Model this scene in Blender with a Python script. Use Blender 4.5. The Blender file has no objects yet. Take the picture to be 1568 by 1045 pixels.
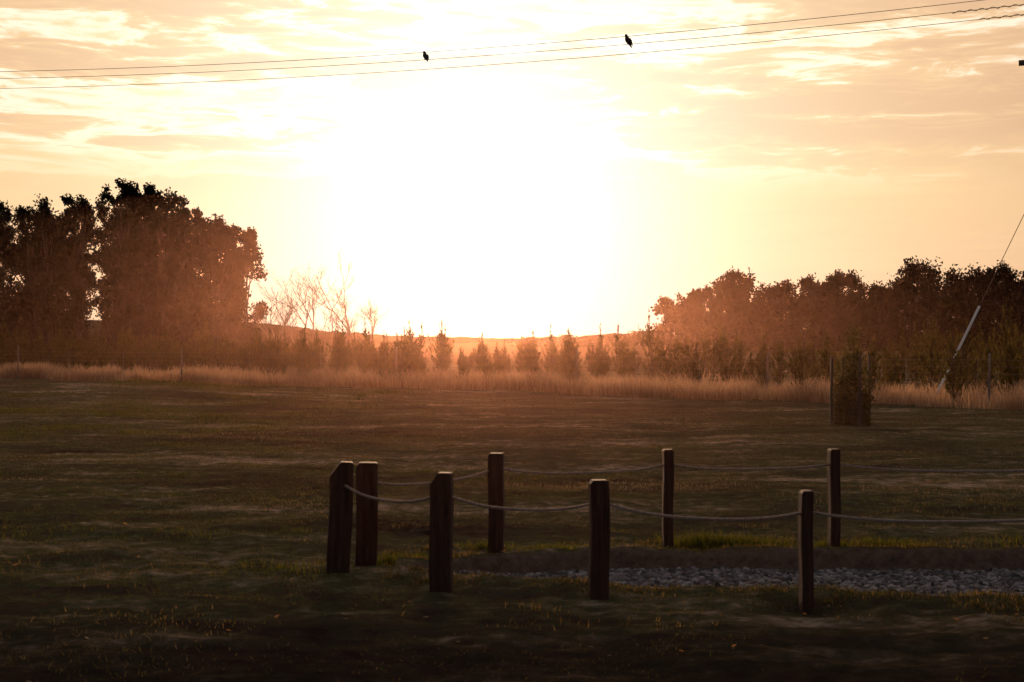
import bpy, math, numpy as np
from mathutils import Vector
R = np.random.default_rng(7)
scene = bpy.context.scene
SUN_AZ, SUN_EL = math.radians(-1.7), math.radians(5.8)
S = Vector((math.sin(SUN_AZ)*math.cos(SUN_EL), math.cos(SUN_AZ)*math.cos(SUN_EL), math.sin(SUN_EL)))

# ------------------------------------------------------------ helpers
def mesh_obj(name, verts, faces_list, mats, mat_idx=None, smooth=False):
    verts = np.asarray(verts, dtype=np.float32)
    me = bpy.data.meshes.new(name)
    me.vertices.add(len(verts)); me.vertices.foreach_set("co", verts.ravel())
    loops = np.concatenate([f.ravel() for f in faces_list]).astype(np.int32)
    tot = np.concatenate([np.full(len(f), f.shape[1]) for f in faces_list]).astype(np.int32)
    st = np.concatenate([[0], np.cumsum(tot)[:-1]]).astype(np.int32)
    me.loops.add(len(loops)); me.loops.foreach_set("vertex_index", loops)
    me.polygons.add(len(tot)); me.polygons.foreach_set("loop_start", st); me.polygons.foreach_set("loop_total", tot)
    for m in mats: me.materials.append(m)
    if mat_idx is not None: me.polygons.foreach_set("material_index", np.asarray(mat_idx, dtype=np.int32))
    me.polygons.foreach_set("use_smooth", np.full(len(tot), smooth))
    me.update(calc_edges=True)
    ob = bpy.data.objects.new(name, me); scene.collection.objects.link(ob)
    return ob

class Geo:
    def __init__(s): s.v=[]; s.q=[]; s.t=[]; s.qm=[]; s.tm=[]; s.n=0
    def add(s, v, q=None, t=None, m=0):
        v=np.asarray(v,float).reshape(-1,3); s.v.append(v)
        if q is not None and len(q): q=np.asarray(q).reshape(-1,4); s.q.append(q+s.n); s.qm.append(np.full(len(q),m))
        if t is not None and len(t): t=np.asarray(t).reshape(-1,3); s.t.append(t+s.n); s.tm.append(np.full(len(t),m))
        s.n+=len(v)
    def build(s,name,mats,smooth=False):
        fl=[];mi=[]
        if s.q: fl.append(np.concatenate(s.q)); mi.append(np.concatenate(s.qm))
        if s.t: fl.append(np.concatenate(s.t)); mi.append(np.concatenate(s.tm))
        return mesh_obj(name,np.concatenate(s.v),fl,mats,np.concatenate(mi),smooth)

def tube(g, pts, rad, sides=6, m=0, cap=True):
    pts=np.asarray(pts,float); n=len(pts); rad=np.broadcast_to(np.asarray(rad,float),(n,))
    tg=np.gradient(pts,axis=0); tg/=np.linalg.norm(tg,axis=1)[:,None]+1e-9
    ref=np.array([0,0,1.]) if abs(tg[:,2]).mean()<.8 else np.array([1.,0,0])
    a=np.cross(tg,ref); a/=np.linalg.norm(a,axis=1)[:,None]+1e-9; b=np.cross(tg,a)
    th=np.arange(sides)/sides*2*np.pi
    v=pts[:,None]+rad[:,None,None]*(a[:,None]*np.cos(th)[None,:,None]+b[:,None]*np.sin(th)[None,:,None])
    i=np.arange(n-1)[:,None]*sides; j=np.arange(sides)[None]; k=(j+1)%sides
    q=np.stack([i+j,i+k,i+sides+k,i+sides+j],-1).reshape(-1,4)
    t=[]
    if cap:
        for o in (0,(n-1)*sides):
            t+= [[o,o+x,o+x+1] for x in range(1,sides-1)]
    g.add(v.reshape(-1,3),q,t,m)

_L=R.random((256,256))
def vnoise(x,y):
    x=np.asarray(x,float);y=np.asarray(y,float)
    xi=np.floor(x).astype(int);yi=np.floor(y).astype(int);fx=x-xi;fy=y-yi
    fx=fx*fx*(3-2*fx);fy=fy*fy*(3-2*fy)
    g=lambda a,b:_L[a%256,b%256]
    return (g(xi,yi)*(1-fx)+g(xi+1,yi)*fx)*(1-fy)+(g(xi,yi+1)*(1-fx)+g(xi+1,yi+1)*fx)*fy
def fbm(x,y,o=4):
    s=0;a=.5
    for k in range(o): s=s+a*vnoise(x*2**k+17*k,y*2**k+31*k); a*=.5
    return s/(1-.5**o)
def sstep(a,b,x): t=np.clip((x-a)/(b-a),0,1); return t*t*(3-2*t)

# gravel bed outline
def bed_front(x): return np.interp(x,[-.6,-.3,.6,1.8,3.3,8,14],[9.98,9.83,9.5,9.22,8.98,8.6,8.3])+.05*(vnoise(x*2.3,3)-.5)
def bed_back(x):  return np.interp(x,[-.6,-.3,.3,1.0,3.8,8,14],[10.0,10.22,10.55,10.68,10.62,10.3,10.0])+.07*(vnoise(x*1.9,9)-.5)+.03*(vnoise(x*7,4)-.5)
def bed_mask(x,y):
    a=sstep(0,.16,y-bed_front(x)); b=sstep(0,.07,bed_back(x)-y)
    return a*b*(x>-.6)*(x<14)
def H(x,y):
    x=np.asarray(x,float);y=np.asarray(y,float)
    near=1-sstep(60,110,np.hypot(x,y))
    h=(fbm(x*.35,y*.35)-.5)*.12*near+(fbm(x*2.2+5,y*2.2,3)-.5)*.075*(1-sstep(25,60,y))+(fbm(x*7+5,y*7,2)-.5)*.025*(1-sstep(12,25,y))
    h=h+.38*np.exp(-((x+11)/6)**2-((y-41)/5)**2)+.25*np.exp(-((x+19)/6)**2-((y-38)/5)**2)
    m=bed_mask(x,y)
    lip=.07*np.exp(-((y-bed_back(x)-.10)/.16)**2)*(x>-.8)*(x<14)+.03*np.exp(-((y-bed_front(x)+.15)/.2)**2)*(x>-.8)*(x<14)
    return h*(1-m)+lip*(1-m)-.12*m
def bank(x,y): return sstep(-.09,-.05,y-bed_back(x))*(1-sstep(.02,.10,y-bed_back(x)+.05*(vnoise(x*5,y*5)-.5)))*(x>-.7)*(x<14)

# ------------------------------------------------------------ material helpers
def new_mat(name):
    m=bpy.data.materials.new(name); m.use_nodes=True; nt=m.node_tree; nt.nodes.clear()
    out=nt.nodes.new("ShaderNodeOutputMaterial"); return m,nt,out
def nd(nt,t,**kw):
    n=nt.nodes.new(t)
    for k,v in kw.items(): setattr(n,k,v)
    return n
def setramp(r,stops):
    e=r.color_ramp.elements
    while len(e)>1: e.remove(e[-1])
    e[0].position=stops[0][0]; e[0].color=(*stops[0][1],1)
    for p,c in stops[1:]:
        x=e.new(p); x.color=(*c,1)
def math_(nt,op,a,b=None,clamp=False):
    n=nd(nt,"ShaderNodeMath",operation=op,use_clamp=clamp)
    for i,v in enumerate((a,b)):
        if v is None: continue
        if isinstance(v,(int,float)): n.inputs[i].default_value=v
        else: nt.links.new(v,n.inputs[i])
    return n.outputs[0]
def mixc(nt,f,a,b,blend='MIX'):
    n=nd(nt,"ShaderNodeMix",data_type='RGBA',blend_type=blend)
    for i,v in ((0,f),(6,a),(7,b)):
        if isinstance(v,(int,float)): n.inputs[i].default_value=v
        elif isinstance(v,tuple): n.inputs[i].default_value=(*v,1)
        else: nt.links.new(v,n.inputs[i])
    return n.outputs[2]

def leaf_mat(name,cols,transl=.45,gloss=.06,patch=None,tint=(1.3,1.1,.6)):
    m,nt,out=new_mat(name); L=nt.links.new
    g=nd(nt,"ShaderNodeNewGeometry"); r=nd(nt,"ShaderNodeValToRGB")
    setramp(r,[(i/(len(cols)-1),c) for i,c in enumerate(cols)])
    f=g.outputs["Random Per Island"]
    if patch:
        mp=nd(nt,"ShaderNodeMapping"); mp.inputs["Scale"].default_value=(.5,1,1); L(g.outputs["Position"],mp.inputs[0])
        no=nd(nt,"ShaderNodeTexNoise"); no.inputs["Scale"].default_value=patch; no.inputs["Detail"].default_value=4
        L(mp.outputs[0],no.inputs["Vector"])
        x=math_(nt,'MULTIPLY_ADD',no.outputs[0],3.6); x.node.inputs[2].default_value=-1.3
        f=math_(nt,'ADD',math_(nt,'MULTIPLY',f,.4),math_(nt,'MULTIPLY',x,.6),True)
    L(f,r.inputs[0])
    d=nd(nt,"ShaderNodeBsdfDiffuse"); t=nd(nt,"ShaderNodeBsdfTranslucent")
    L(r.outputs[0],d.inputs[0]); sh=d.outputs[0]
    if transl>0:
        L(mixc(nt,1.0,r.outputs[0],tint,'MULTIPLY'),t.inputs[0])
        a=nd(nt,"ShaderNodeMixShader"); a.inputs[0].default_value=transl; L(sh,a.inputs[1]); L(t.outputs[0],a.inputs[2]); sh=a.outputs[0]
    if gloss>0:
        gl=nd(nt,"ShaderNodeBsdfGlossy"); gl.inputs["Roughness"].default_value=.5; gl.inputs["Color"].default_value=(.6,.6,.6,1)
        b=nd(nt,"ShaderNodeMixShader"); b.inputs[0].default_value=gloss; L(sh,b.inputs[1]); L(gl.outputs[0],b.inputs[2]); sh=b.outputs[0]
    L(sh,out.inputs[0]); return m

def solid_mat(name,c1,c2,scale=8,rough=.8,bump=.3,stretch=(1,1,1),spec=.3,dist=.01):
    m,nt,out=new_mat(name); L=nt.links.new
    tc=nd(nt,"ShaderNodeTexCoord"); mp=nd(nt,"ShaderNodeMapping"); mp.inputs["Scale"].default_value=stretch
    L(tc.outputs["Object"],mp.inputs[0])
    no=nd(nt,"ShaderNodeTexNoise"); no.inputs["Scale"].default_value=scale; no.inputs["Detail"].default_value=6; no.inputs["Roughness"].default_value=.65
    L(mp.outputs[0],no.inputs["Vector"])
    r=nd(nt,"ShaderNodeValToRGB"); setramp(r,[(.3,c1),(.7,c2)]); L(no.outputs[0],r.inputs[0])
    p=nd(nt,"ShaderNodeBsdfPrincipled"); p.inputs["Roughness"].default_value=rough; p.inputs["Specular IOR Level"].default_value=spec
    L(r.outputs[0],p.inputs["Base Color"])
    b=nd(nt,"ShaderNodeBump"); b.inputs["Strength"].default_value=bump; b.inputs["Distance"].default_value=dist
    L(no.outputs[0],b.inputs["Height"]); L(b.outputs[0],p.inputs["Normal"]); L(p.outputs[0],out.inputs[0]); return m

# ------------------------------------------------------------ world
w=bpy.data.worlds.new("World"); scene.world=w; w.use_nodes=True; nt=w.node_tree; nt.nodes.clear(); L=nt.links.new
wo=nd(nt,"ShaderNodeOutputWorld"); bgA=nd(nt,"ShaderNodeBackground"); bgB=nd(nt,"ShaderNodeBackground"); ad=nd(nt,"ShaderNodeAddShader")
sky=nd(nt,"ShaderNodeTexSky",sky_type='NISHITA'); sky.sun_disc=False; sky.sun_elevation=SUN_EL; sky.sun_rotation=SUN_AZ; sky.dust_density=3
L(sky.outputs[0],bgA.inputs[0]); bgA.inputs[1].default_value=.0025
tc=nd(nt,"ShaderNodeTexCoord"); D=tc.outputs["Generated"]
dt=nd(nt,"ShaderNodeVectorMath",operation='DOT_PRODUCT'); L(D,dt.inputs[0]); dt.inputs[1].default_value=S
th=math_(nt,'ARCCOSINE',math_(nt,'MINIMUM',dt.outputs["Value"],.999999))
r=nd(nt,"ShaderNodeValToRGB"); L(math_(nt,'DIVIDE',th,math.pi),r.inputs[0])
P=math.pi
setramp(r,[(0,(1,.84,.58)),(.1/P,(1,.80,.52)),(.2/P,(1,.73,.40)),(.3/P,(.98,.66,.34)),(.42/P,(.87,.56,.30)),(.7/P,(.38,.25,.18)),(1.4/P,(.11,.090,.086)),(1,(.07,.063,.068))])
r.color_ramp.interpolation='B_SPLINE'
sep=nd(nt,"ShaderNodeSeparateXYZ"); L(D,sep.inputs[0])
mp=nd(nt,"ShaderNodeMapping"); mp.inputs["Scale"].default_value=(2.6,2.6,24); mp.inputs["Rotation"].default_value=(0,math.radians(-3),0); mp.inputs["Location"].default_value=(1.7,.4,2.2)
L(D,mp.inputs[0])
n1=nd(nt,"ShaderNodeTexNoise"); n1.inputs["Scale"].default_value=1.15; n1.inputs["Detail"].default_value=8; n1.inputs["Roughness"].default_value=.6; n1.inputs["Distortion"].default_value=.35
L(mp.outputs[0],n1.inputs["Vector"])
mp2=nd(nt,"ShaderNodeMapping"); mp2.inputs["Scale"].default_value=(10,10,62); mp2.inputs["Rotation"].default_value=(0,math.radians(4),0); L(D,mp2.inputs[0])
n2=nd(nt,"ShaderNodeTexNoise"); n2.inputs["Scale"].default_value=1.5; n2.inputs["Detail"].default_value=7; n2.inputs["Roughness"].default_value=.62; n2.inputs["Distortion"].default_value=.9; L(mp2.outputs[0],n2.inputs["Vector"])
def mr(v,a,b,c=0,d=1):
    n=nd(nt,"ShaderNodeMapRange",interpolation_type='SMOOTHSTEP'); L(v,n.inputs[0])
    for i,x in enumerate((a,b,c,d)): n.inputs[i+1].default_value=x
    return n.outputs[0]
elev=mr(sep.outputs[2],.095,.15,.0,1)
nn=math_(nt,'ADD',math_(nt,'MULTIPLY',n1.outputs[0],.64),math_(nt,'MULTIPLY',n2.outputs[0],.36))
dark=math_(nt,'MULTIPLY',mr(nn,.45,.56),math_(nt,'ADD',math_(nt,'MULTIPLY',elev,.8),.2))
edge=math_(nt,'MULTIPLY',mr(nn,.36,.45),math_(nt,'SUBTRACT',1.0,mr(nn,.45,.50)))
edge=math_(nt,'MULTIPLY',edge,elev)
c=mixc(nt,dark,r.outputs[0],mixc(nt,1.0,r.outputs[0],(.85,.81,.90),'MULTIPLY'))
c=mixc(nt,math_(nt,'MULTIPLY',edge,.9),c,mixc(nt,1.0,c,(.25,.36,.42),'ADD'))
c=mixc(nt,mr(sep.outputs[2],0,.11,.6,0),c,mixc(nt,1.0,c,(1.0,.86,1.05),'MULTIPLY'))
core=math_(nt,'MULTIPLY',math_(nt,'EXPONENT',math_(nt,'MULTIPLY',math_(nt,'POWER',math_(nt,'DIVIDE',th,.115),1.2),-1.0)),1.2)
c=mixc(nt,1.0,c,mixc(nt,1.0,(1,.92,.80),core,'MULTIPLY'),'ADD')
L(c,bgB.inputs[0]); bgB.inputs[1].default_value=1.0
L(bgA.outputs[0],ad.inputs[0]); L(bgB.outputs[0],ad.inputs[1]); L(ad.outputs[0],wo.inputs[0])

sl=bpy.data.lights.new("sun","SUN"); sl.energy=4.8; sl.angle=math.radians(12); sl.color=(1,.59,.34)
so=bpy.data.objects.new("sun",sl); scene.collection.objects.link(so); so.rotation_euler=(-S).to_track_quat('-Z','Y').to_euler(); so.location=(0,0,60)

# ------------------------------------------------------------ ground
def axis(lo,d0,d1,hi,step,g=1.06):
    a=list(np.arange(d0,d1,step)); s=step; x=d1
    while x<hi: a.append(x); s*=g; x+=s
    a.append(hi); s=step; x=d0-step; pre=[]
    while x>lo: pre.append(x); s*=g; x-=s
    pre.append(lo); return np.array(pre[::-1]+a)
xs=axis(-4000,-3,6,4000,.04,1.035); ys=axis(-400,6.0,12.5,5000,.03,1.020)
X,Y=np.meshgrid(xs,ys); Z=H(X,Y)
nx,ny=len(xs),len(ys)
i=(np.arange(ny-1)[:,None]*nx+np.arange(nx-1)[None]).ravel()
q=np.stack([i,i+1,i+nx+1,i+nx],1)
m,nt,out=new_mat("field_soil_and_turf"); L=nt.links.new
g=nd(nt,"ShaderNodeNewGeometry"); pos=g.outputs["Position"]
def noi(scale,detail=5,sc=(1,1,1),dist=0):
    mp=nd(nt,"ShaderNodeMapping"); mp.inputs["Scale"].default_value=sc; L(pos,mp.inputs[0])
    n=nd(nt,"ShaderNodeTexNoise"); n.inputs["Scale"].default_value=scale; n.inputs["Detail"].default_value=detail; n.inputs["Distortion"].default_value=dist; n.inputs["Roughness"].default_value=.65
    L(mp.outputs[0],n.inputs["Vector"]); return n.outputs[0]
a=noi(.35,7,(.40,1,1)); b=noi(7,8); cc=noi(1.6,7,(.4,1,1))
rr=nd(nt,"ShaderNodeValToRGB"); setramp(rr,[(.38,(.035,.022,.015)),(.45,(.095,.064,.044)),(.50,(.10,.092,.042)),(.545,(.20,.155,.09)),(.60,(.52,.38,.27))])  # pale stops: dry grass plus the field's sunlit streaks painted into colour
mixv=math_(nt,'ADD',math_(nt,'MULTIPLY',a,.42),math_(nt,'ADD',math_(nt,'MULTIPLY',b,.28),math_(nt,'MULTIPLY',cc,.30)))
L(mixv,rr.inputs[0])
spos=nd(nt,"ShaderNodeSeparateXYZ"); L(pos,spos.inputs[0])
fore_dim=nd(nt,"ShaderNodeMapRange",interpolation_type='SMOOTHSTEP'); L(math_(nt,'ADD',spos.outputs[1],math_(nt,'MULTIPLY',cc,3.0)),fore_dim.inputs[0])
fore_dim.inputs[1].default_value=8.2; fore_dim.inputs[2].default_value=11.4; fore_dim.inputs[3].default_value=1; fore_dim.inputs[4].default_value=0
dimmed_soil=mixc(nt,b,(.012,.008,.007),(.060,.037,.031))  # bare earth, colour darkened further to paint in vignette dimming near the camera
col=mixc(nt,math_(nt,'MULTIPLY',fore_dim.outputs[0],.85),rr.outputs[0],dimmed_soil)
at=nd(nt,"ShaderNodeAttribute",attribute_name="bank")
col=mixc(nt,at.outputs["Fac"],col,mixc(nt,noi(14,6),(.02,.012,.009),(.30,.19,.14)))
df=nd(nt,"ShaderNodeBsdfDiffuse"); df.inputs["Roughness"].default_value=.6
L(col,df.inputs[0])
bp=nd(nt,"ShaderNodeBump"); bp.inputs["Strength"].default_value=1; bp.inputs["Distance"].default_value=.07
L(math_(nt,'ADD',noi(16,8),math_(nt,'MULTIPLY',noi(3,4),.5)),bp.inputs["Height"]); L(bp.outputs[0],df.inputs["Normal"]); L(df.outputs[0],out.inputs[0])
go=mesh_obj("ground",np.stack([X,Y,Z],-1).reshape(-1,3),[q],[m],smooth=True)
atr=go.data.attributes.new("bank",'FLOAT','POINT'); atr.data.foreach_set("value",bank(X,Y).ravel().astype(np.float32))

# ------------------------------------------------------------ grass
def blades(name,x,y,h,wd,mat,lean=.35,yaw=None,two=False):
    n=len(x); z=H(x,y)-.005
    ya=R.random(n)*2*np.pi if yaw is None else yaw
    la=R.random(n)*2*np.pi; lm=h*lean*R.random(n)
    dx,dy=np.cos(ya)*wd/2,np.sin(ya)*wd/2
    b0=np.stack([x-dx,y-dy,z],1); b1=np.stack([x+dx,y+dy,z],1)
    tp=np.stack([x+np.cos(la)*lm,y+np.sin(la)*lm,z+h],1)
    if not two:
        v=np.stack([b0,b1,tp],1).reshape(-1,3); f=np.arange(n*3).reshape(-1,3); return mesh_obj(name,v,[f],[mat])
    mx,my=x+np.cos(la)*lm*.3,y+np.sin(la)*lm*.3
    m0=np.stack([mx-dx*.7,my-dy*.7,z+h*.6],1); m1=np.stack([mx+dx*.7,my+dy*.7,z+h*.6],1)
    v=np.stack([b0,b1,m1,m0,tp],1).reshape(-1,3); o=np.arange(n)[:,None]*5
    return mesh_obj(name,v,[o+np.array([[0,1,2,3]]),o+np.array([[3,2,4]])],[mat])

turf=leaf_mat("turf_blades",[(.040,.032,.014),(.055,.060,.018),(.070,.078,.024),(.095,.085,.036),(.18,.13,.08),(.32,.235,.155)],.38,.0,patch=.5,tint=(1.1,1.0,.75))
N=520000
d=np.exp(R.uniform(math.log(5.2),math.log(62),N)); az=R.uniform(-.62,.62,N)
x=d*np.tan(az); y=d
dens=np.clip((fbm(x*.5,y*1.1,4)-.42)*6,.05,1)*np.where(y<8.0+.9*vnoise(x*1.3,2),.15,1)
dens=dens*(bed_mask(x,y)<.05)*(bank(x,y)<.3)
k=R.random(N)<dens; x,y=x[k],y[k]
hh=R.uniform(.008,.034,len(x))*(1+.9*sstep(.5,.7,fbm(x*.8+9,y*.8,3)))*np.where(y<8.6,.7,1)
blades("short_grass",x,y,hh,.0045*np.maximum(1,y/11)*R.uniform(.7,1.4,len(x)),turf,lean=1.4)
tuft=leaf_mat("tuft_blades",[(.035,.038,.011),(.06,.055,.018),(.11,.085,.04),(.20,.145,.09)],.4,.0)
lush=leaf_mat("lush_grass_blades",[(.035,.048,.008),(.06,.075,.014),(.11,.10,.03)],.5,.0)
straw=leaf_mat("straw_blades",[(.07,.055,.028),(.13,.095,.06),(.22,.16,.11)],.42,.0,tint=(1.05,1,.9))
def tufts(name,lst,mat,w=.006):
    tx=np.concatenate([R.normal(cx,s,n) for cx,cy,n,s,h in lst]); ty=np.concatenate([R.normal(cy,s*.6,n) for cx,cy,n,s,h in lst]); hh=np.concatenate([R.uniform(.4,1,n)*h for cx,cy,n,s,h in lst])
    k=(bed_mask(tx,ty)<.3)&(bank(tx,ty)<.5); blades(name,tx[k],ty[k],hh[k],w*np.maximum(1,ty[k]/16),mat,lean=.95,two=True)
lst=[]
for _ in range(640):
    cx=R.uniform(-.9,9); which=R.random()
    cy=(bed_back(cx)+(R.uniform(.08,.25) if R.random()<.45 else R.uniform(.15,.9))) if which<.65 else (bed_front(cx)-R.uniform(.1,.5))
    if vnoise(cx*1.7,cy*1.1)<.40: continue
    lst.append((cx,cy,int(R.integers(20,60)),R.uniform(.03,.13),R.uniform(.02,.06)))
for _ in range(300):
    cy=math.exp(R.uniform(math.log(8.0),math.log(38))); lst.append((R.uniform(-.45,.45)*cy,cy,int(R.integers(15,60)),R.uniform(.06,.25),R.uniform(.02,.06)))
tufts("grass_tufts",lst,tuft)
tufts("lush_grass",[(1.55,11.3,900,.17,.13),(1.9,11.2,800,.16,.11),(3.05,11.3,700,.15,.10),(-.85,10.4,400,.12,.10),(-.2,10.95,300,.1,.08),(2.5,11.2,300,.1,.09),(-1.6,9.9,250,.25,.06),(.3,10.9,300,.15,.07),(4.3,11.3,500,.3,.08)]
  +[(R.uniform(-13,-3.5),R.uniform(24,42),160,R.uniform(.2,.7),.09) for _ in range(90)]+[(R.uniform(-9,-1),R.uniform(11,24),120,R.uniform(.15,.5),.05) for _ in range(70)],lush)
lst=[]
while len(lst)<1300:
    cy=math.exp(R.uniform(math.log(13),math.log(50))); cx=R.uniform(-.5,.6)*cy
    if fbm(cx*.12+3,cy*.35+1,3)<(.47 if cx>-4 else .56): continue
    lst.append((cx,cy,int(R.integers(14,45)),R.uniform(.06,.2)*cy/10,R.uniform(.02,.055)))
tufts("mown_straw",lst,straw)

# tall dry grass along the paddock fence
FX=[-60,-21.6,0,11.7,22,40]; FY=[86,60,44.7,32.6,22,4]
fl=lambda x:np.interp(x,FX,FY)
dry=leaf_mat("dry_grass",[(.26,.17,.11),(.46,.32,.21),(.62,.47,.34)],.58,.0,tint=(1.15,.97,.8))
N=150000
x=R.uniform(-42,26,N); y=fl(x)+R.exponential(2.6,N)+1.0*(fbm(x*.4,x*0)-.5)*3
cl=fbm(x*.9,y*.9,3); k=R.random(N)<np.clip((cl-.3)*4,.12,1); x,y,cl=x[k],y[k],cl[k]
hh=R.uniform(.14,.52,len(x))*(.05+1.85*cl)
blades("tall_dry_grass",x,y,hh,.013*R.uniform(.7,1.6,len(x))*y/40,dry,lean=.8,two=True)

# ------------------------------------------------------------ gravel
gx=R.uniform(-.55,9,24000); f0=bed_front(gx)+.03; b0=bed_back(gx)-.06; gy=f0+(b0-f0)*R.random(len(gx))
k=(b0>f0); gx,gy=gx[k],gy[k]; n=len(gx)
phi=(1+5**.5)/2
iv=np.array([[-1,phi,0],[1,phi,0],[-1,-phi,0],[1,-phi,0],[0,-1,phi],[0,1,phi],[0,-1,-phi],[0,1,-phi],[phi,0,-1],[phi,0,1],[-phi,0,-1],[-phi,0,1]])/1.9
it=np.array([[0,11,5],[0,5,1],[0,1,7],[0,7,10],[0,10,11],[1,5,9],[5,11,4],[11,10,2],[10,7,6],[7,1,8],[3,9,4],[3,4,2],[3,2,6],[3,6,8],[3,8,9],[4,9,5],[2,4,11],[6,2,10],[8,6,7],[9,8,1]])
sz=R.uniform(.010,.030,n)
v=iv[None]*(1+R.uniform(-.25,.25,(n,12,1)))*sz[:,None,None]*R.uniform(.6,1.3,(n,1,3))*np.array([1.2,1,.75])
ya=R.random(n)*6.28; cs,sn=np.cos(ya)[:,None],np.sin(ya)[:,None]
v=np.stack([v[...,0]*cs-v[...,1]*sn,v[...,0]*sn+v[...,1]*cs,v[...,2]],-1)
v+=np.stack([gx,gy,H(gx,gy)+sz*.5],1)[:,None]
gm=leaf_mat("gravel_stone",[(.035,.029,.030),(.10,.082,.080),(.17,.145,.14),(.32,.28,.27)],0,.02)
mesh_obj("gravel",v.reshape(-1,3),[(it[None]+np.arange(n)[:,None,None]*12).reshape(-1,3)],[gm])

# fallen leaves
g=Geo(); n=240
lx=R.uniform(-6,6,n); ly=R.uniform(5.6,18,n); lz=H(lx,ly)+.015
for i in range(n):
    a=R.random()*6.28; s=R.uniform(.010,.022); tl=R.uniform(-.8,.8)
    u=np.array([math.cos(a),math.sin(a),tl*.5]); vv=np.array([-math.sin(a),math.cos(a),tl])*.45
    c0=np.array([lx[i],ly[i],lz[i]+s*.4]); g.add([c0-u*s,c0+vv*s,c0+u*s*1.1,c0-vv*s],[[0,1,2,3]])
g.build("fallen_leaves",[leaf_mat("leaf_litter",[(.15,.07,.03),(.3,.16,.06)],.55,.05)])

# ------------------------------------------------------------ timber posts with rope
wood=solid_mat("weathered_timber",(.022,.010,.007),(.085,.040,.027),9,.8,.8,(3,3,.35),.15,.008)
import bmesh
def post(x,y,h,wx,wy,yaw,cham,lean=(0,0)):
    z0=float(H(x,y))
    bm=bmesh.new(); hx,hy=wx/2,wy/2
    zc=-.25
    prof=[(-hx,zc),(hx,zc),(hx,h-.008),(hx*.85,h),(-hx+cham*.75,h),(-hx,h-cham)]
    A=[bm.verts.new((a,-hy,b)) for a,b in prof]; B=[bm.verts.new((a,hy,b)) for a,b in prof]
    bm.faces.new(A); bm.faces.new(B[::-1])
    for i in range(len(prof)):
        j=(i+1)%len(prof); bm.faces.new((A[j],A[i],B[i],B[j]))
    bmesh.ops.recalc_face_normals(bm,faces=bm.faces)
    bmesh.ops.bevel(bm,geom=list(bm.edges),offset=.006,segments=2,affect='EDGES',profile=.6)
    bmesh.ops.subdivide_edges(bm,edges=[e for e in bm.edges if e.calc_length()>.4],cuts=6)
    for v in bm.verts:
        v.co.x+=.004*math.sin(v.co.z*9+x*7); v.co.y+=.003*math.sin(v.co.z*7+y*5)
    me=bpy.data.meshes.new("timber_post"); bm.to_mesh(me); bm.free(); me.materials.append(wood)
    o=bpy.data.objects.new("timber_post",me); scene.collection.objects.link(o)
    o.location=(x,y,z0); o.rotation_euler=(lean[0],lean[1],yaw); return o
FP=[(-1.20,9.82,.76,.16,.12,.15,.10,.035),(-.455,9.17,.76,.14,.11,-.12,.075,.0),(.55,8.98,.745,.12,.10,.1,.025,.0),(1.80,8.71,.75,.072,.10,0.03,.015,.0)]
BP=[(-1.05,10.25,.75,.155,.12,.1,.03,.01),(-.12,10.79,.76,.115,.10,-.1,.02,0),(1.22,11.13,.785,.078,.11,.0,.012,0),(2.52,11.13,.785,.078,.11,.03,.012,0)]
XF=[(3.6,8.4,.75,.075,.1,0,.015,0),(5.2,8.1,.75,.075,.1,0,.015,0)]; XB=[(4.35,10.95,.78,.078,.11,0,.012,0),(5.9,10.8,.78,.078,.11,0,.012,0)]
for p_ in FP+BP+XF+XB: post(*p_[:7],lean=(0,p_[7]))
ropem=solid_mat("rope_fibre",(.16,.12,.10),(.40,.30,.25),60,.8,.5,(1,1,1),.1,.004)
def rope(ps,zs,sag):
    g=Geo()
    for a,b,za,zb,sg in zip(ps[:-1],ps[1:],zs[:-1],zs[1:],sag):
        pa=np.array([a[0],a[1],H(a[0],a[1])+za]); pb=np.array([b[0],b[1],H(b[0],b[1])+zb])
        dirv=(pb-pa)/np.linalg.norm(pb-pa); sd=np.cross(dirv,[0,0,1]); up=np.cross(sd,dirv)
        tt=np.linspace(0,1,260); cc=pa+(pb-pa)*tt[:,None]; cc[:,2]-=4*sg*tt*(1-tt)+.004*np.sin(tt*9)
        Lr=np.linalg.norm(pb-pa)
        for ph in (0,2.09,4.19):
            an=tt*Lr*2*np.pi/.09+ph; tube(g,cc+.005*(np.cos(an)[:,None]*sd+np.sin(an)[:,None]*up),.0058,6)
    return g.build("rope",[ropem],True)
rope(FP+XF,[.63,.63,.61,.62,.60,.6],[.10,.085,.08,.07,.07])
rope(BP+XB,[.62,.65,.67,.67,.65,.63],[.07,.06,.045,.055,.05])

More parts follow.
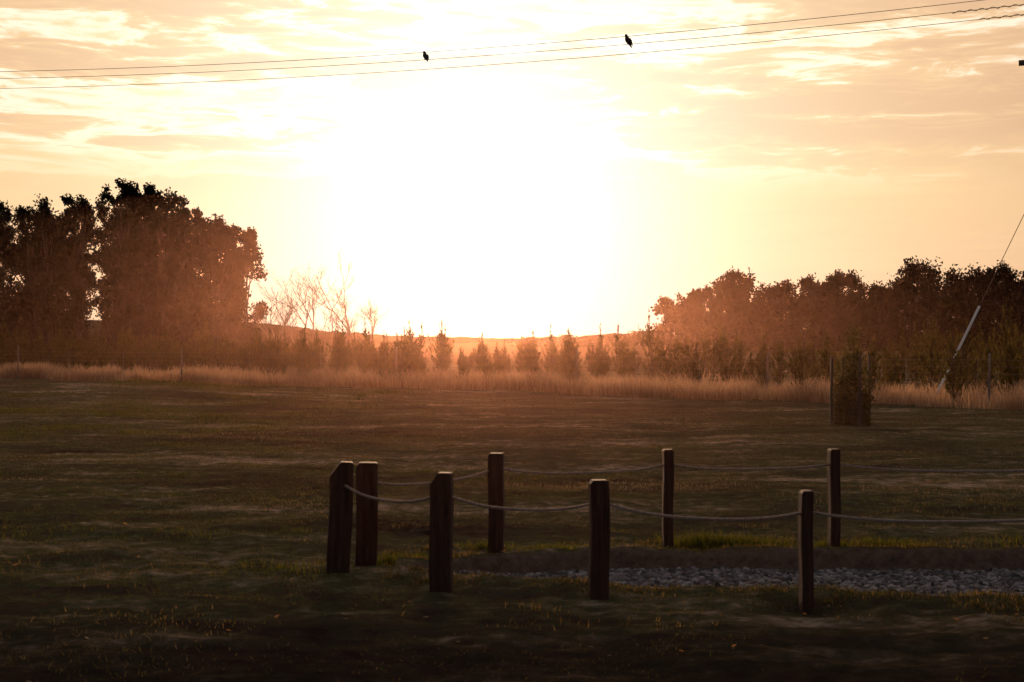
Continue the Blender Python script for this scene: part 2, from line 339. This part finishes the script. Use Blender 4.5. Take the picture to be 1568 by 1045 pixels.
# ------------------------------------------------------------ wire fence
galv=solid_mat("weathered_steel",(.10,.09,.085),(.2,.18,.17),20,.6,.1,(1,1,1),.4)
fwood=solid_mat("grey_fence_timber",(.10,.08,.065),(.22,.18,.15),10,.85,.4,(2,2,.4))
g=Geo(); fps=[]
for x,y in [(-48,78.5),(-40,73),(-29,66),(-20.6,59.6),(-12.6,54.5),(-4.1,50.5),(2.0,44.6),(7.3,41.0),(11.5,34.6),(17,29),(24,22)]:
    y=y-.3; z=float(H(x,y)); h=1.33+R.uniform(-.05,.08); fps.append((x,y,z))
    tube(g,[(x,y,z-.3),(x+.01,y,z+.6),(x+.02,y,z+h)],[.035,.033,.03],8,0)
for a,b in zip(fps[:-1],fps[1:]):
    for hz in (.35,.6,.85,1.02,1.18):
        t=np.linspace(0,1,9)[:,None]; c=np.array(a)+(np.array(b)-np.array(a))*t; c[:,2]+=hz-.04*4*(t*(1-t))[:,0]
        tube(g,c,.0022,4,1,False)
    for s in (1/3,2/3):
        x0=a[0]+(b[0]-a[0])*s;y0=a[1]+(b[1]-a[1])*s;z0=a[2]+(b[2]-a[2])*s
        tube(g,[(x0,y0,z0),(x0,y0,z0+1.2)],.008,5,1)
g.build("wire_fence",[fwood,galv],True)

# ------------------------------------------------------------ leaf cloud helper
def leafquads(g,c,size,m=0,droop=.5,asp=.45):
    n=len(c); a=R.normal(size=(n,3)); a[:,2]-=droop*1.5; a/=np.linalg.norm(a,axis=1)[:,None]
    b=np.cross(a,R.normal(size=(n,3))); b/=np.linalg.norm(b,axis=1)[:,None]+1e-9
    s=size*R.uniform(.6,1.4,(n,1)); a=a*s/2; b=b*s*asp/2
    v=np.stack([c-a,c+b,c+a,c-b],1).reshape(-1,3); g.add(v,np.arange(n*4).reshape(-1,4),m=m)

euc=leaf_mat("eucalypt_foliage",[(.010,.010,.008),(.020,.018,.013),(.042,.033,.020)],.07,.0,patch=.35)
bark=solid_mat("eucalypt_bark",(.02,.016,.013),(.07,.053,.043),3,.9,.4,(1,1,.3),.05)
def eucalypt(x,y,h,rw,base=.28,leafs=9000,ls=.36):
    g=Geo(); z=float(H(x,y))
    ntr=int(R.integers(2,5)); top=[]
    for k in range(ntr):
        ox=R.uniform(-.45,.45)*rw; an=R.random()*6.28
        t=np.linspace(0,1,9); pts=np.stack([x+ox+(R.uniform(-.4,.4)*rw)*t+.15*np.sin(t*5+an),y+R.uniform(-.5,.5)+.3*np.cos(t*4+an),z-.3+t*h*R.uniform(.75,.9)],1)
        tube(g,pts,np.interp(t,[0,1],[.015*h*.8,.03]),7,1); top.append(pts)
    nl=int(56*h/13); per=leafs//nl
    for k in range(nl):
        u=base+(1-base)*((k+.5)/nl)**.85
        prof=rw*np.interp(u,[base,base+.15,.6,.8,.9,.97,1],[.7,.95,1.08,1.05,.98,.80,.55])
        lr=rw*R.uniform(.18,.36)
        a=R.random()*6.28; rr_=max(prof-lr*.7,0)*R.uniform(.05,1)**.4
        cx,cy,cz=x+math.cos(a)*rr_,y+math.sin(a)*rr_,z+u*h-lr*.7
        p0=top[int(R.integers(ntr))]; i0=min(int(u*8*.75),7); s=p0[i0]
        t=np.linspace(0,1,5)[:,None]; mid=s+(np.array([cx,cy,cz])-s)*t; mid[:,2]+=.3*np.sin(t[:,0]*3.1)
        tube(g,mid,np.linspace(.08,.02,5)*h/13,5,1,False)
        nc=int(R.integers(6,11)); cc=R.normal(size=(nc,3)); cc/=np.linalg.norm(cc,axis=1)[:,None]; cc*=R.uniform(.3,1.05,(nc,1))*lr*np.array([1,1,1.1])
        m_=per//nc
        for c0 in cc:
            pp=R.normal(size=(m_,3))*lr*np.array([.30,.30,.30])
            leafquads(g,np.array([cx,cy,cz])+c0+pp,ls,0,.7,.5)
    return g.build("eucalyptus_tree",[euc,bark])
F=2178.
def left(px,hw,top,d,base=.28,n=9000):
    s=F/d; eucalypt((px-784)/s,d,(525-top)/s+1.6,hw/s,base,n,.32*d/130)
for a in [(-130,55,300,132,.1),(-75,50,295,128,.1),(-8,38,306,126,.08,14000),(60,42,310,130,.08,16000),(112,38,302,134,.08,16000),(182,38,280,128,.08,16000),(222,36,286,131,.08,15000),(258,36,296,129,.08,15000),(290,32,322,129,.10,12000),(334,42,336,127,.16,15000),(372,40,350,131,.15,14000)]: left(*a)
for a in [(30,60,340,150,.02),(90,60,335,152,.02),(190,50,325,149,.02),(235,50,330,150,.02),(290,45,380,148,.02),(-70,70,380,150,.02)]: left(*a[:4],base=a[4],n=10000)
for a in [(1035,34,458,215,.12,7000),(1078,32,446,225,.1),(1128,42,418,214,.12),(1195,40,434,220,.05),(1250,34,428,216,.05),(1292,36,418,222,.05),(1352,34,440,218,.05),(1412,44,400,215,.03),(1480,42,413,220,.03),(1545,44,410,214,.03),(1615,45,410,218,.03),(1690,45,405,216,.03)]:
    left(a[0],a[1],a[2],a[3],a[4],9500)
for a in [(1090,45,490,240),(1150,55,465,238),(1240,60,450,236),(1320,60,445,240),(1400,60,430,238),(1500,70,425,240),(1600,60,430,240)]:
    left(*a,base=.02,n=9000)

# ------------------------------------------------------------ bare trees
twig=leaf_mat("bare_twig_bark",[(.16,.10,.07),(.24,.16,.11)],0,.05)
def bare(x,y,h,spread=.3):
    g=Geo(); z=float(H(x,y))
    def grow(p,dr,ln,r,dep):
        n=5; pts=[p]
        for i in range(n-1):
            dr=dr+R.normal(size=3)*.12; dr[2]+=.05; dr/=np.linalg.norm(dr); pts.append(pts[-1]+dr*ln/(n-1))
        tube(g,pts,np.linspace(r,r*.6,n),5 if dep<2 else 3,0,False)
        if dep<5:
            for k in range(3):
                i=int(R.integers(1,n)); nd_=dr+R.normal(size=3)*spread*(1+.2*dep); nd_[2]=abs(nd_[2])*.9+.2; nd_/=np.linalg.norm(nd_)
                grow(pts[i],nd_,ln*R.uniform(.6,.8),r*.62,dep+1)
    grow(np.array([x,y,z-.2]),np.array([0,0,1.]),h*.45,.012*h,0); return g.build("bare_tree",[twig])
for px,top,d in [(412,415,112),(430,430,118),(456,425,115),(480,430,120),(508,450,118),(528,475,125),(548,400,110),(562,450,114)]:
    bare((px-784)/F*d,d,(525-top)/F*d+1.6,.36)

# ------------------------------------------------------------ young pine plantation (one mass)
pine=leaf_mat("young_pine_needles",[(.020,.024,.008),(.048,.048,.015),(.11,.088,.032)],.4,.0)
g=Geo()
def young_pine(x,y,h,full):
    z=float(H(x,y)); lx_=R.normal()*.06*h; tube(g,[(x,y,z-.1),(x+lx_*.5,y,z+h*.6),(x+lx_,y,z+h)],[.03,.018,.006],5,1,False)
    C=[];Dv=[]
    nw=int(5+h*3)
    for k in range(nw):
        u=(k+.3)/nw; lnb=(1-u)**.9*h*.30*full+.05
        for b in range(int(R.integers(3,6))):
            ln=lnb*R.uniform(.45,1.35); a=R.random()*6.28; up=R.uniform(.6,1.2); dr=np.array([math.cos(a)*.8,math.sin(a)*.8,up])
            nn_=int(7+ln*15); tt=R.random((nn_,1))**.7; s=np.array([x+lx_*u,y,z+u*h*.85]); e=dr*ln
            c=s+e*tt; c[:,2]+=(tt[:,0]**2)*ln*.4; C.append(c); Dv.append(np.tile([dr[0]*.35,dr[1]*.35,1],(nn_,1)))
    t=R.random((20,1)); C.append(np.array([x+lx_,y,z+h*.74])+t*np.array([0,0,h*.36])); Dv.append(np.tile([0,0,1.],(20,1)))
    c=np.concatenate(C); dv=np.concatenate(Dv)+R.normal(size=(len(c),3))*.33; dv/=np.linalg.norm(dv,axis=1)[:,None]
    s=R.uniform(.09,.20,(len(c),1)); w_=np.cross(dv,R.normal(size=dv.shape)); w_/=np.linalg.norm(w_,axis=1)[:,None]
    g.add(np.stack([c-w_*.028,c+w_*.028,c+dv*s],1).reshape(-1,3),t=np.arange(len(c)*3).reshape(-1,3),m=0)
for row in range(12):
    off=3.0+row*3.1
    x=-62.
    while x<48:
        x+=R.uniform(.5,2.4) if row<4 else R.uniform(.7,2.2)
        y=fl(x)+off+R.uniform(-1.3,1.3)
        gap=fbm(x*.3+row*3,row*1.7,2)
        mid=abs(x+2)<16
        if mid and (gap<.27 or row>9): continue
        side=sstep(8,25,abs(x+2))
        h=R.uniform(.75,1.95)+.3*side+(R.uniform(.3,.95) if R.random()<.17 else 0)
        young_pine(x,y,h,R.uniform(.7,1.25))
g.build("young_pine_trees",[pine,bark])

# ------------------------------------------------------------ distant land
hillm=solid_mat("hill_bush",(.05,.035,.022),(.13,.09,.055),.03,.95,.2,(1,1,1),0)
def ridge(name,d,pts,depth,rough):
    px=np.linspace(pts[0][0],pts[-1][0],260); top=np.interp(px,[p[0] for p in pts],[p[1] for p in pts])
    X0=(px-784)/F*d; zt=(525-top)/F*d+1.6+(fbm(px*.07,px*0+d,5)-.5)*rough
    prof=np.linspace(0,1,9); V=[]
    for t in prof: V.append(np.stack([X0*(1+t*.1),d+(t-.5)*2*depth+0*X0,np.maximum(zt,0)*math.sin(t*math.pi)-.6],1))
    V=np.array(V); n=len(px); i=(np.arange(8)[:,None]*n+np.arange(n-1)[None]).ravel()
    mesh_obj(name,V.reshape(-1,3),[np.stack([i,i+1,i+n+1,i+n],1)],[hillm],smooth=True)
ridge("hill",1100,[(-300,490),(300,492),(400,494),(450,499),(520,509),(600,515),(660,522),(720,524)],120,3)
ridge("hill",1900,[(420,514),(700,518),(800,521),(900,519),(1000,516),(1200,512),(1800,505)],200,3)
g=Geo()
for px in np.arange(790,1010,4):
    d=R.uniform(380,420); s=F/d; top=np.interp(px,[790,850,900,960,1005],[524,521,519,515,510])+R.normal()*2
    hh=(525-top)/s+1.6; n=420
    c=np.stack([(px-784)/s+R.normal(size=n)*.9,d+R.normal(size=n),R.random(n)**.6*hh],1); leafquads(g,c,.7)
g.build("distant_trees",[euc])

# ------------------------------------------------------------ added scattering ellipsoid standing in for the orange lens glare low in view
m,nt,out=new_mat("glare_scatter")
vs=nd(nt,"ShaderNodeVolumeScatter"); vs.inputs["Color"].default_value=(1,.50,.31,1); vs.inputs["Density"].default_value=.00036; vs.inputs["Anisotropy"].default_value=.91
nt.links.new(vs.outputs[0],out.inputs["Volume"])
bm=bmesh.new(); bmesh.ops.create_icosphere(bm,subdivisions=4,radius=1)
for v_ in bm.verts: v_.co=Vector((v_.co.x*21-1.5,v_.co.y*82+88,v_.co.z*7))
me=bpy.data.meshes.new("glare_volume"); bm.to_mesh(me); bm.free(); me.materials.append(m)
scene.collection.objects.link(bpy.data.objects.new("glare_volume",me))

# ------------------------------------------------------------ sapling in guard
def stake(g,x,y,h,r=.028):
    z=float(H(x,y)); tube(g,[(x,y,z-.2),(x,y,z+h*.5),(x+.01,y,z+h)],[r,r,r*.9],6,0)
sx,sy=6.42,26.9; sz0=float(H(sx,sy))
g=Geo()
for ox,oy in [(-.39,-.05),(.08,-.32),(.36,.12),(-.1,.3)]: stake(g,sx+ox,sy+oy,1.33)
ring=[(-.39,-.05),(.08,-.32),(.36,.12),(-.1,.3),(-.39,-.05)]
for hz in np.arange(.08,.62,.09):
    tube(g,[(sx+a,sy+b,sz0+hz) for a,b in ring],.004,4,1,False)
for a,b in zip(ring[:-1],ring[1:]):
    for t in np.arange(.1,1,.16):
        x0=sx+a[0]+(b[0]-a[0])*t;y0=sy+a[1]+(b[1]-a[1])*t; tube(g,[(x0,y0,sz0),(x0,y0,sz0+.62)],.003,4,1,False)
guard=g.build("tree_guard",[solid_mat("dark_stake",(.03,.022,.016),(.08,.06,.045),10,.85,.4,(2,2,.4)),galv],True)
sap=leaf_mat("sapling_leaves",[(.03,.038,.010),(.065,.068,.02),(.14,.11,.045)],.42,.02)
g=Geo()
t=np.linspace(0,1,8); tr=np.stack([sx+.03+.05*np.sin(t*4),sy+0*t,sz0+t*1.98],1); tube(g,tr,np.linspace(.022,.005,8),6,1)
for k in range(52):
    u=R.uniform(.03,.98)**1.1; s=np.array([sx+.04,sy,sz0+u*1.95]); a=R.random()*6.28; ln=np.interp(u,[0,.3,.55,.7,1],[.38,.38,.30,.16,.04])
    e=s+np.array([math.cos(a)*ln,math.sin(a)*ln,ln*.7]); tube(g,[s,(s+e)/2+[0,0,-.02],e],[.006,.004,.002],4,1,False)
    nn_=int(np.interp(u,[0,.6,.75,1],[55,50,22,10])); c=s+(e-s)*R.random((nn_,1))+R.normal(size=(nn_,3))*.045; leafquads(g,c,.065,0,.3)
n=3600; a=R.random(n)*6.28; c=np.stack([sx+np.cos(a)*R.random(n)**.5*.37,sy+np.sin(a)*R.random(n)**.5*.3,sz0+R.random(n)**1.3*.9],1); leafquads(g,c,.09,0,-.5,.25)
g.build("sapling",[sap,bark])

# ------------------------------------------------------------ power line, pole, guy
blk=solid_mat("dark_conductor",(.07,.045,.03),(.14,.09,.06),10,.6,.1)
pw=solid_mat("pole_timber",(.07,.05,.04),(.15,.11,.085),6,.85,.4,(2,2,.3))
porc=solid_mat("insulator",(.06,.03,.02),(.1,.05,.035),10,.3,.1,(1,1,1),.6)
W=[((-15.0,41.7),(11.7,32.5),9.5),((-15.4,42.8),(12.0,33.4),9.5),((-16.0,44.5),(12.4,34.4),9.5)]
s_end=1.075
for wi,(a,b,zz) in enumerate(W):
    g=Geo(); t=np.linspace(-.85,s_end,90); 
    c=np.stack([a[0]+(b[0]-a[0])*t,a[1]+(b[1]-a[1])*t,zz-1.3*t*(1-t)],1)
    tube(g,c,.0075,5,0)
    tt=np.linspace(.945 if wi==1 else .965,1.03,110); base=np.stack([a[0]+(b[0]-a[0])*tt,a[1]+(b[1]-a[1])*tt,zz-1.3*tt*(1-tt)],1)
    an=tt*29*2*np.pi/.25; base[:,1]+=.022*np.cos(an); base[:,2]+=.022*np.sin(an)
    if wi: tube(g,base,.008,5,0)
    g.build("power_line",[blk])
def wz(t): return 9.5-1.3*t*(1-t)
def pole(cx,cy,top,low,hl2=2.25):
    g=Geo(); z=float(H(cx,cy)); tube(g,[(cx,cy,z-1),(cx,cy,5),(cx,cy,top+.25)],[.17,.14,.11],12,0)
    dA=np.array([.33,.94,0]); dA/=np.linalg.norm(dA); dB=np.array([-.94,.33,0]); dB/=np.linalg.norm(dB)
    for zz,hl,dv in ((top-.16,1.3,dA),(low,hl2,dB)):
        p0=np.array([cx,cy,zz]); v=[]
        bx_=np.array([-dv[1],dv[0],0])*.06
        for s1 in (-1,1):
            for s2,s3 in ((-1,-1),(1,-1),(1,1),(-1,1)): v.append(p0+bx_*3.0+dv*hl*s1+bx_*s2*.9+np.array([0,0,.06*s3]))
        g.add(v,[[0,1,2,3],[7,6,5,4],[0,4,5,1],[1,5,6,2],[2,6,7,3],[3,7,4,0]],m=0)
        for k in (-1,0,1):
            q0=p0+dv*k*hl*.8+bx_*3; tube(g,[q0+[0,0,.05],q0+[0,0,.08],q0+[0,0,.10],q0+[0,0,.13],q0+[0,0,.16]],[.02,.045,.03,.045,.02],8,1)
    return g.build("utility_pole",[pw,porc],True)
t=s_end; bx0,by0=W[1][0][0]+(W[1][1][0]-W[1][0][0])*t,W[1][0][1]+(W[1][1][1]-W[1][0][1])*t
pole(bx0-.02,by0,wz(t),8.1)
t=-.85; pole(W[1][0][0]+(W[1][1][0]-W[1][0][0])*t,W[1][0][1]+(W[1][1][1]-W[1][0][1])*t,wz(t),10.2)
g=Geo()
white=solid_mat("guy_sleeve_plastic",(.78,.76,.74),(.85,.84,.82),10,.4,.02)
A=np.array([11.1,37.5,0.0]); B=np.array([bx0,by0,9.2]); dirn=B-A
tube(g,[A-dirn*.02,B],.009,5,0)
tube(g,[A+dirn*.005,A+dirn*.27],.034,8,1)
tube(g,[A+dirn*k for k in (.615,.62,.63,.635,.645,.65)],[.02,.07,.06,.07,.06,.02],8,0)
g.build("guy_wire",[blk,white],True)

# ------------------------------------------------------------ birds on the middle wire
feather=solid_mat("bird_feathers",(.03,.025,.025),(.09,.07,.06),14,.8,.3)
def bird(t,face,scale):
    a,b,zz=W[1]; x,y=a[0]+(b[0]-a[0])*t,a[1]+(b[1]-a[1])*t; z=wz(t)+.0075
    g=Geo(); 
    def loft(path,rx,rz,m=0,n=10):
        path=np.array(path,float); tg=np.gradient(path,axis=0); tg/=np.linalg.norm(tg,axis=1)[:,None]
        sd=np.array([0,1.,0]); up=np.cross(sd,tg); th=np.arange(n)/n*2*np.pi
        v=path[:,None]+np.array(rx)[:,None,None]*np.cos(th)[None,:,None]*sd+np.array(rz)[:,None,None]*np.sin(th)[None,:,None]*up[:,None]
        i=np.arange(len(path)-1)[:,None]*n; j=np.arange(n)[None];k=(j+1)%n
        g.add(v.reshape(-1,3),np.stack([i+j,i+k,i+n+k,i+n+j],-1).reshape(-1,4),m=m)
    loft([(-.115,0,-.065),(-.085,0,-.03),(-.055,0,.02),(-.03,0,.055),(0,0,.09),(.018,0,.125),(.028,0,.155),(.04,0,.178),(.058,0,.186),(.068,0,.186),(.085,0,.180)],
         [.016,.024,.040,.054,.057,.048,.034,.034,.026,.009,.001],[.006,.014,.040,.056,.060,.050,.034,.034,.026,.009,.001])
    for s_ in (-1,1):
        loft([(-.12,s_*.022,-.03),(-.08,s_*.040,.02),(-.045,s_*.052,.06),(-.005,s_*.052,.105),(.012,s_*.036,.125)],[.003,.010,.013,.011,.003],[.008,.026,.038,.03,.006])
        tube(g,[(-.01,s_*.02,.055),(-.004,s_*.02,.02),(0,s_*.018,.0)],[.012,.006,.004],6)
        for q_ in (-.018,0,.018): tube(g,[(0,s_*.018,.004),(q_*.6,s_*.018+q_,.0)],[.004,.002],4)
    o=g.build("bird",[feather],True); o.location=(x,y,z); o.rotation_euler=(0,0,face); o.scale=(scale,)*3
def t_of(px):
    a,b,_=W[1]; k=(px-784)/F
    return (k*a[1]-a[0])/((b[0]-a[0])-k*(b[1]-a[1]))
bird(t_of(651),math.radians(125),1.15); bird(t_of(961),math.radians(215),1.2)

# ------------------------------------------------------------ camera
cam=bpy.data.cameras.new("camera"); cam.lens=50; cam.sensor_width=36; cam.clip_end=9000; cam.clip_start=.1
cam.dof.use_dof=True; cam.dof.focus_distance=45; cam.dof.aperture_fstop=7
co=bpy.data.objects.new("camera",cam); scene.collection.objects.link(co); co.location=(0,0,1.6); co.rotation_euler=(math.radians(90),0,0)
scene.camera=co
scene.view_settings.view_transform='Standard'; scene.view_settings.look='None'; scene.view_settings.exposure=0
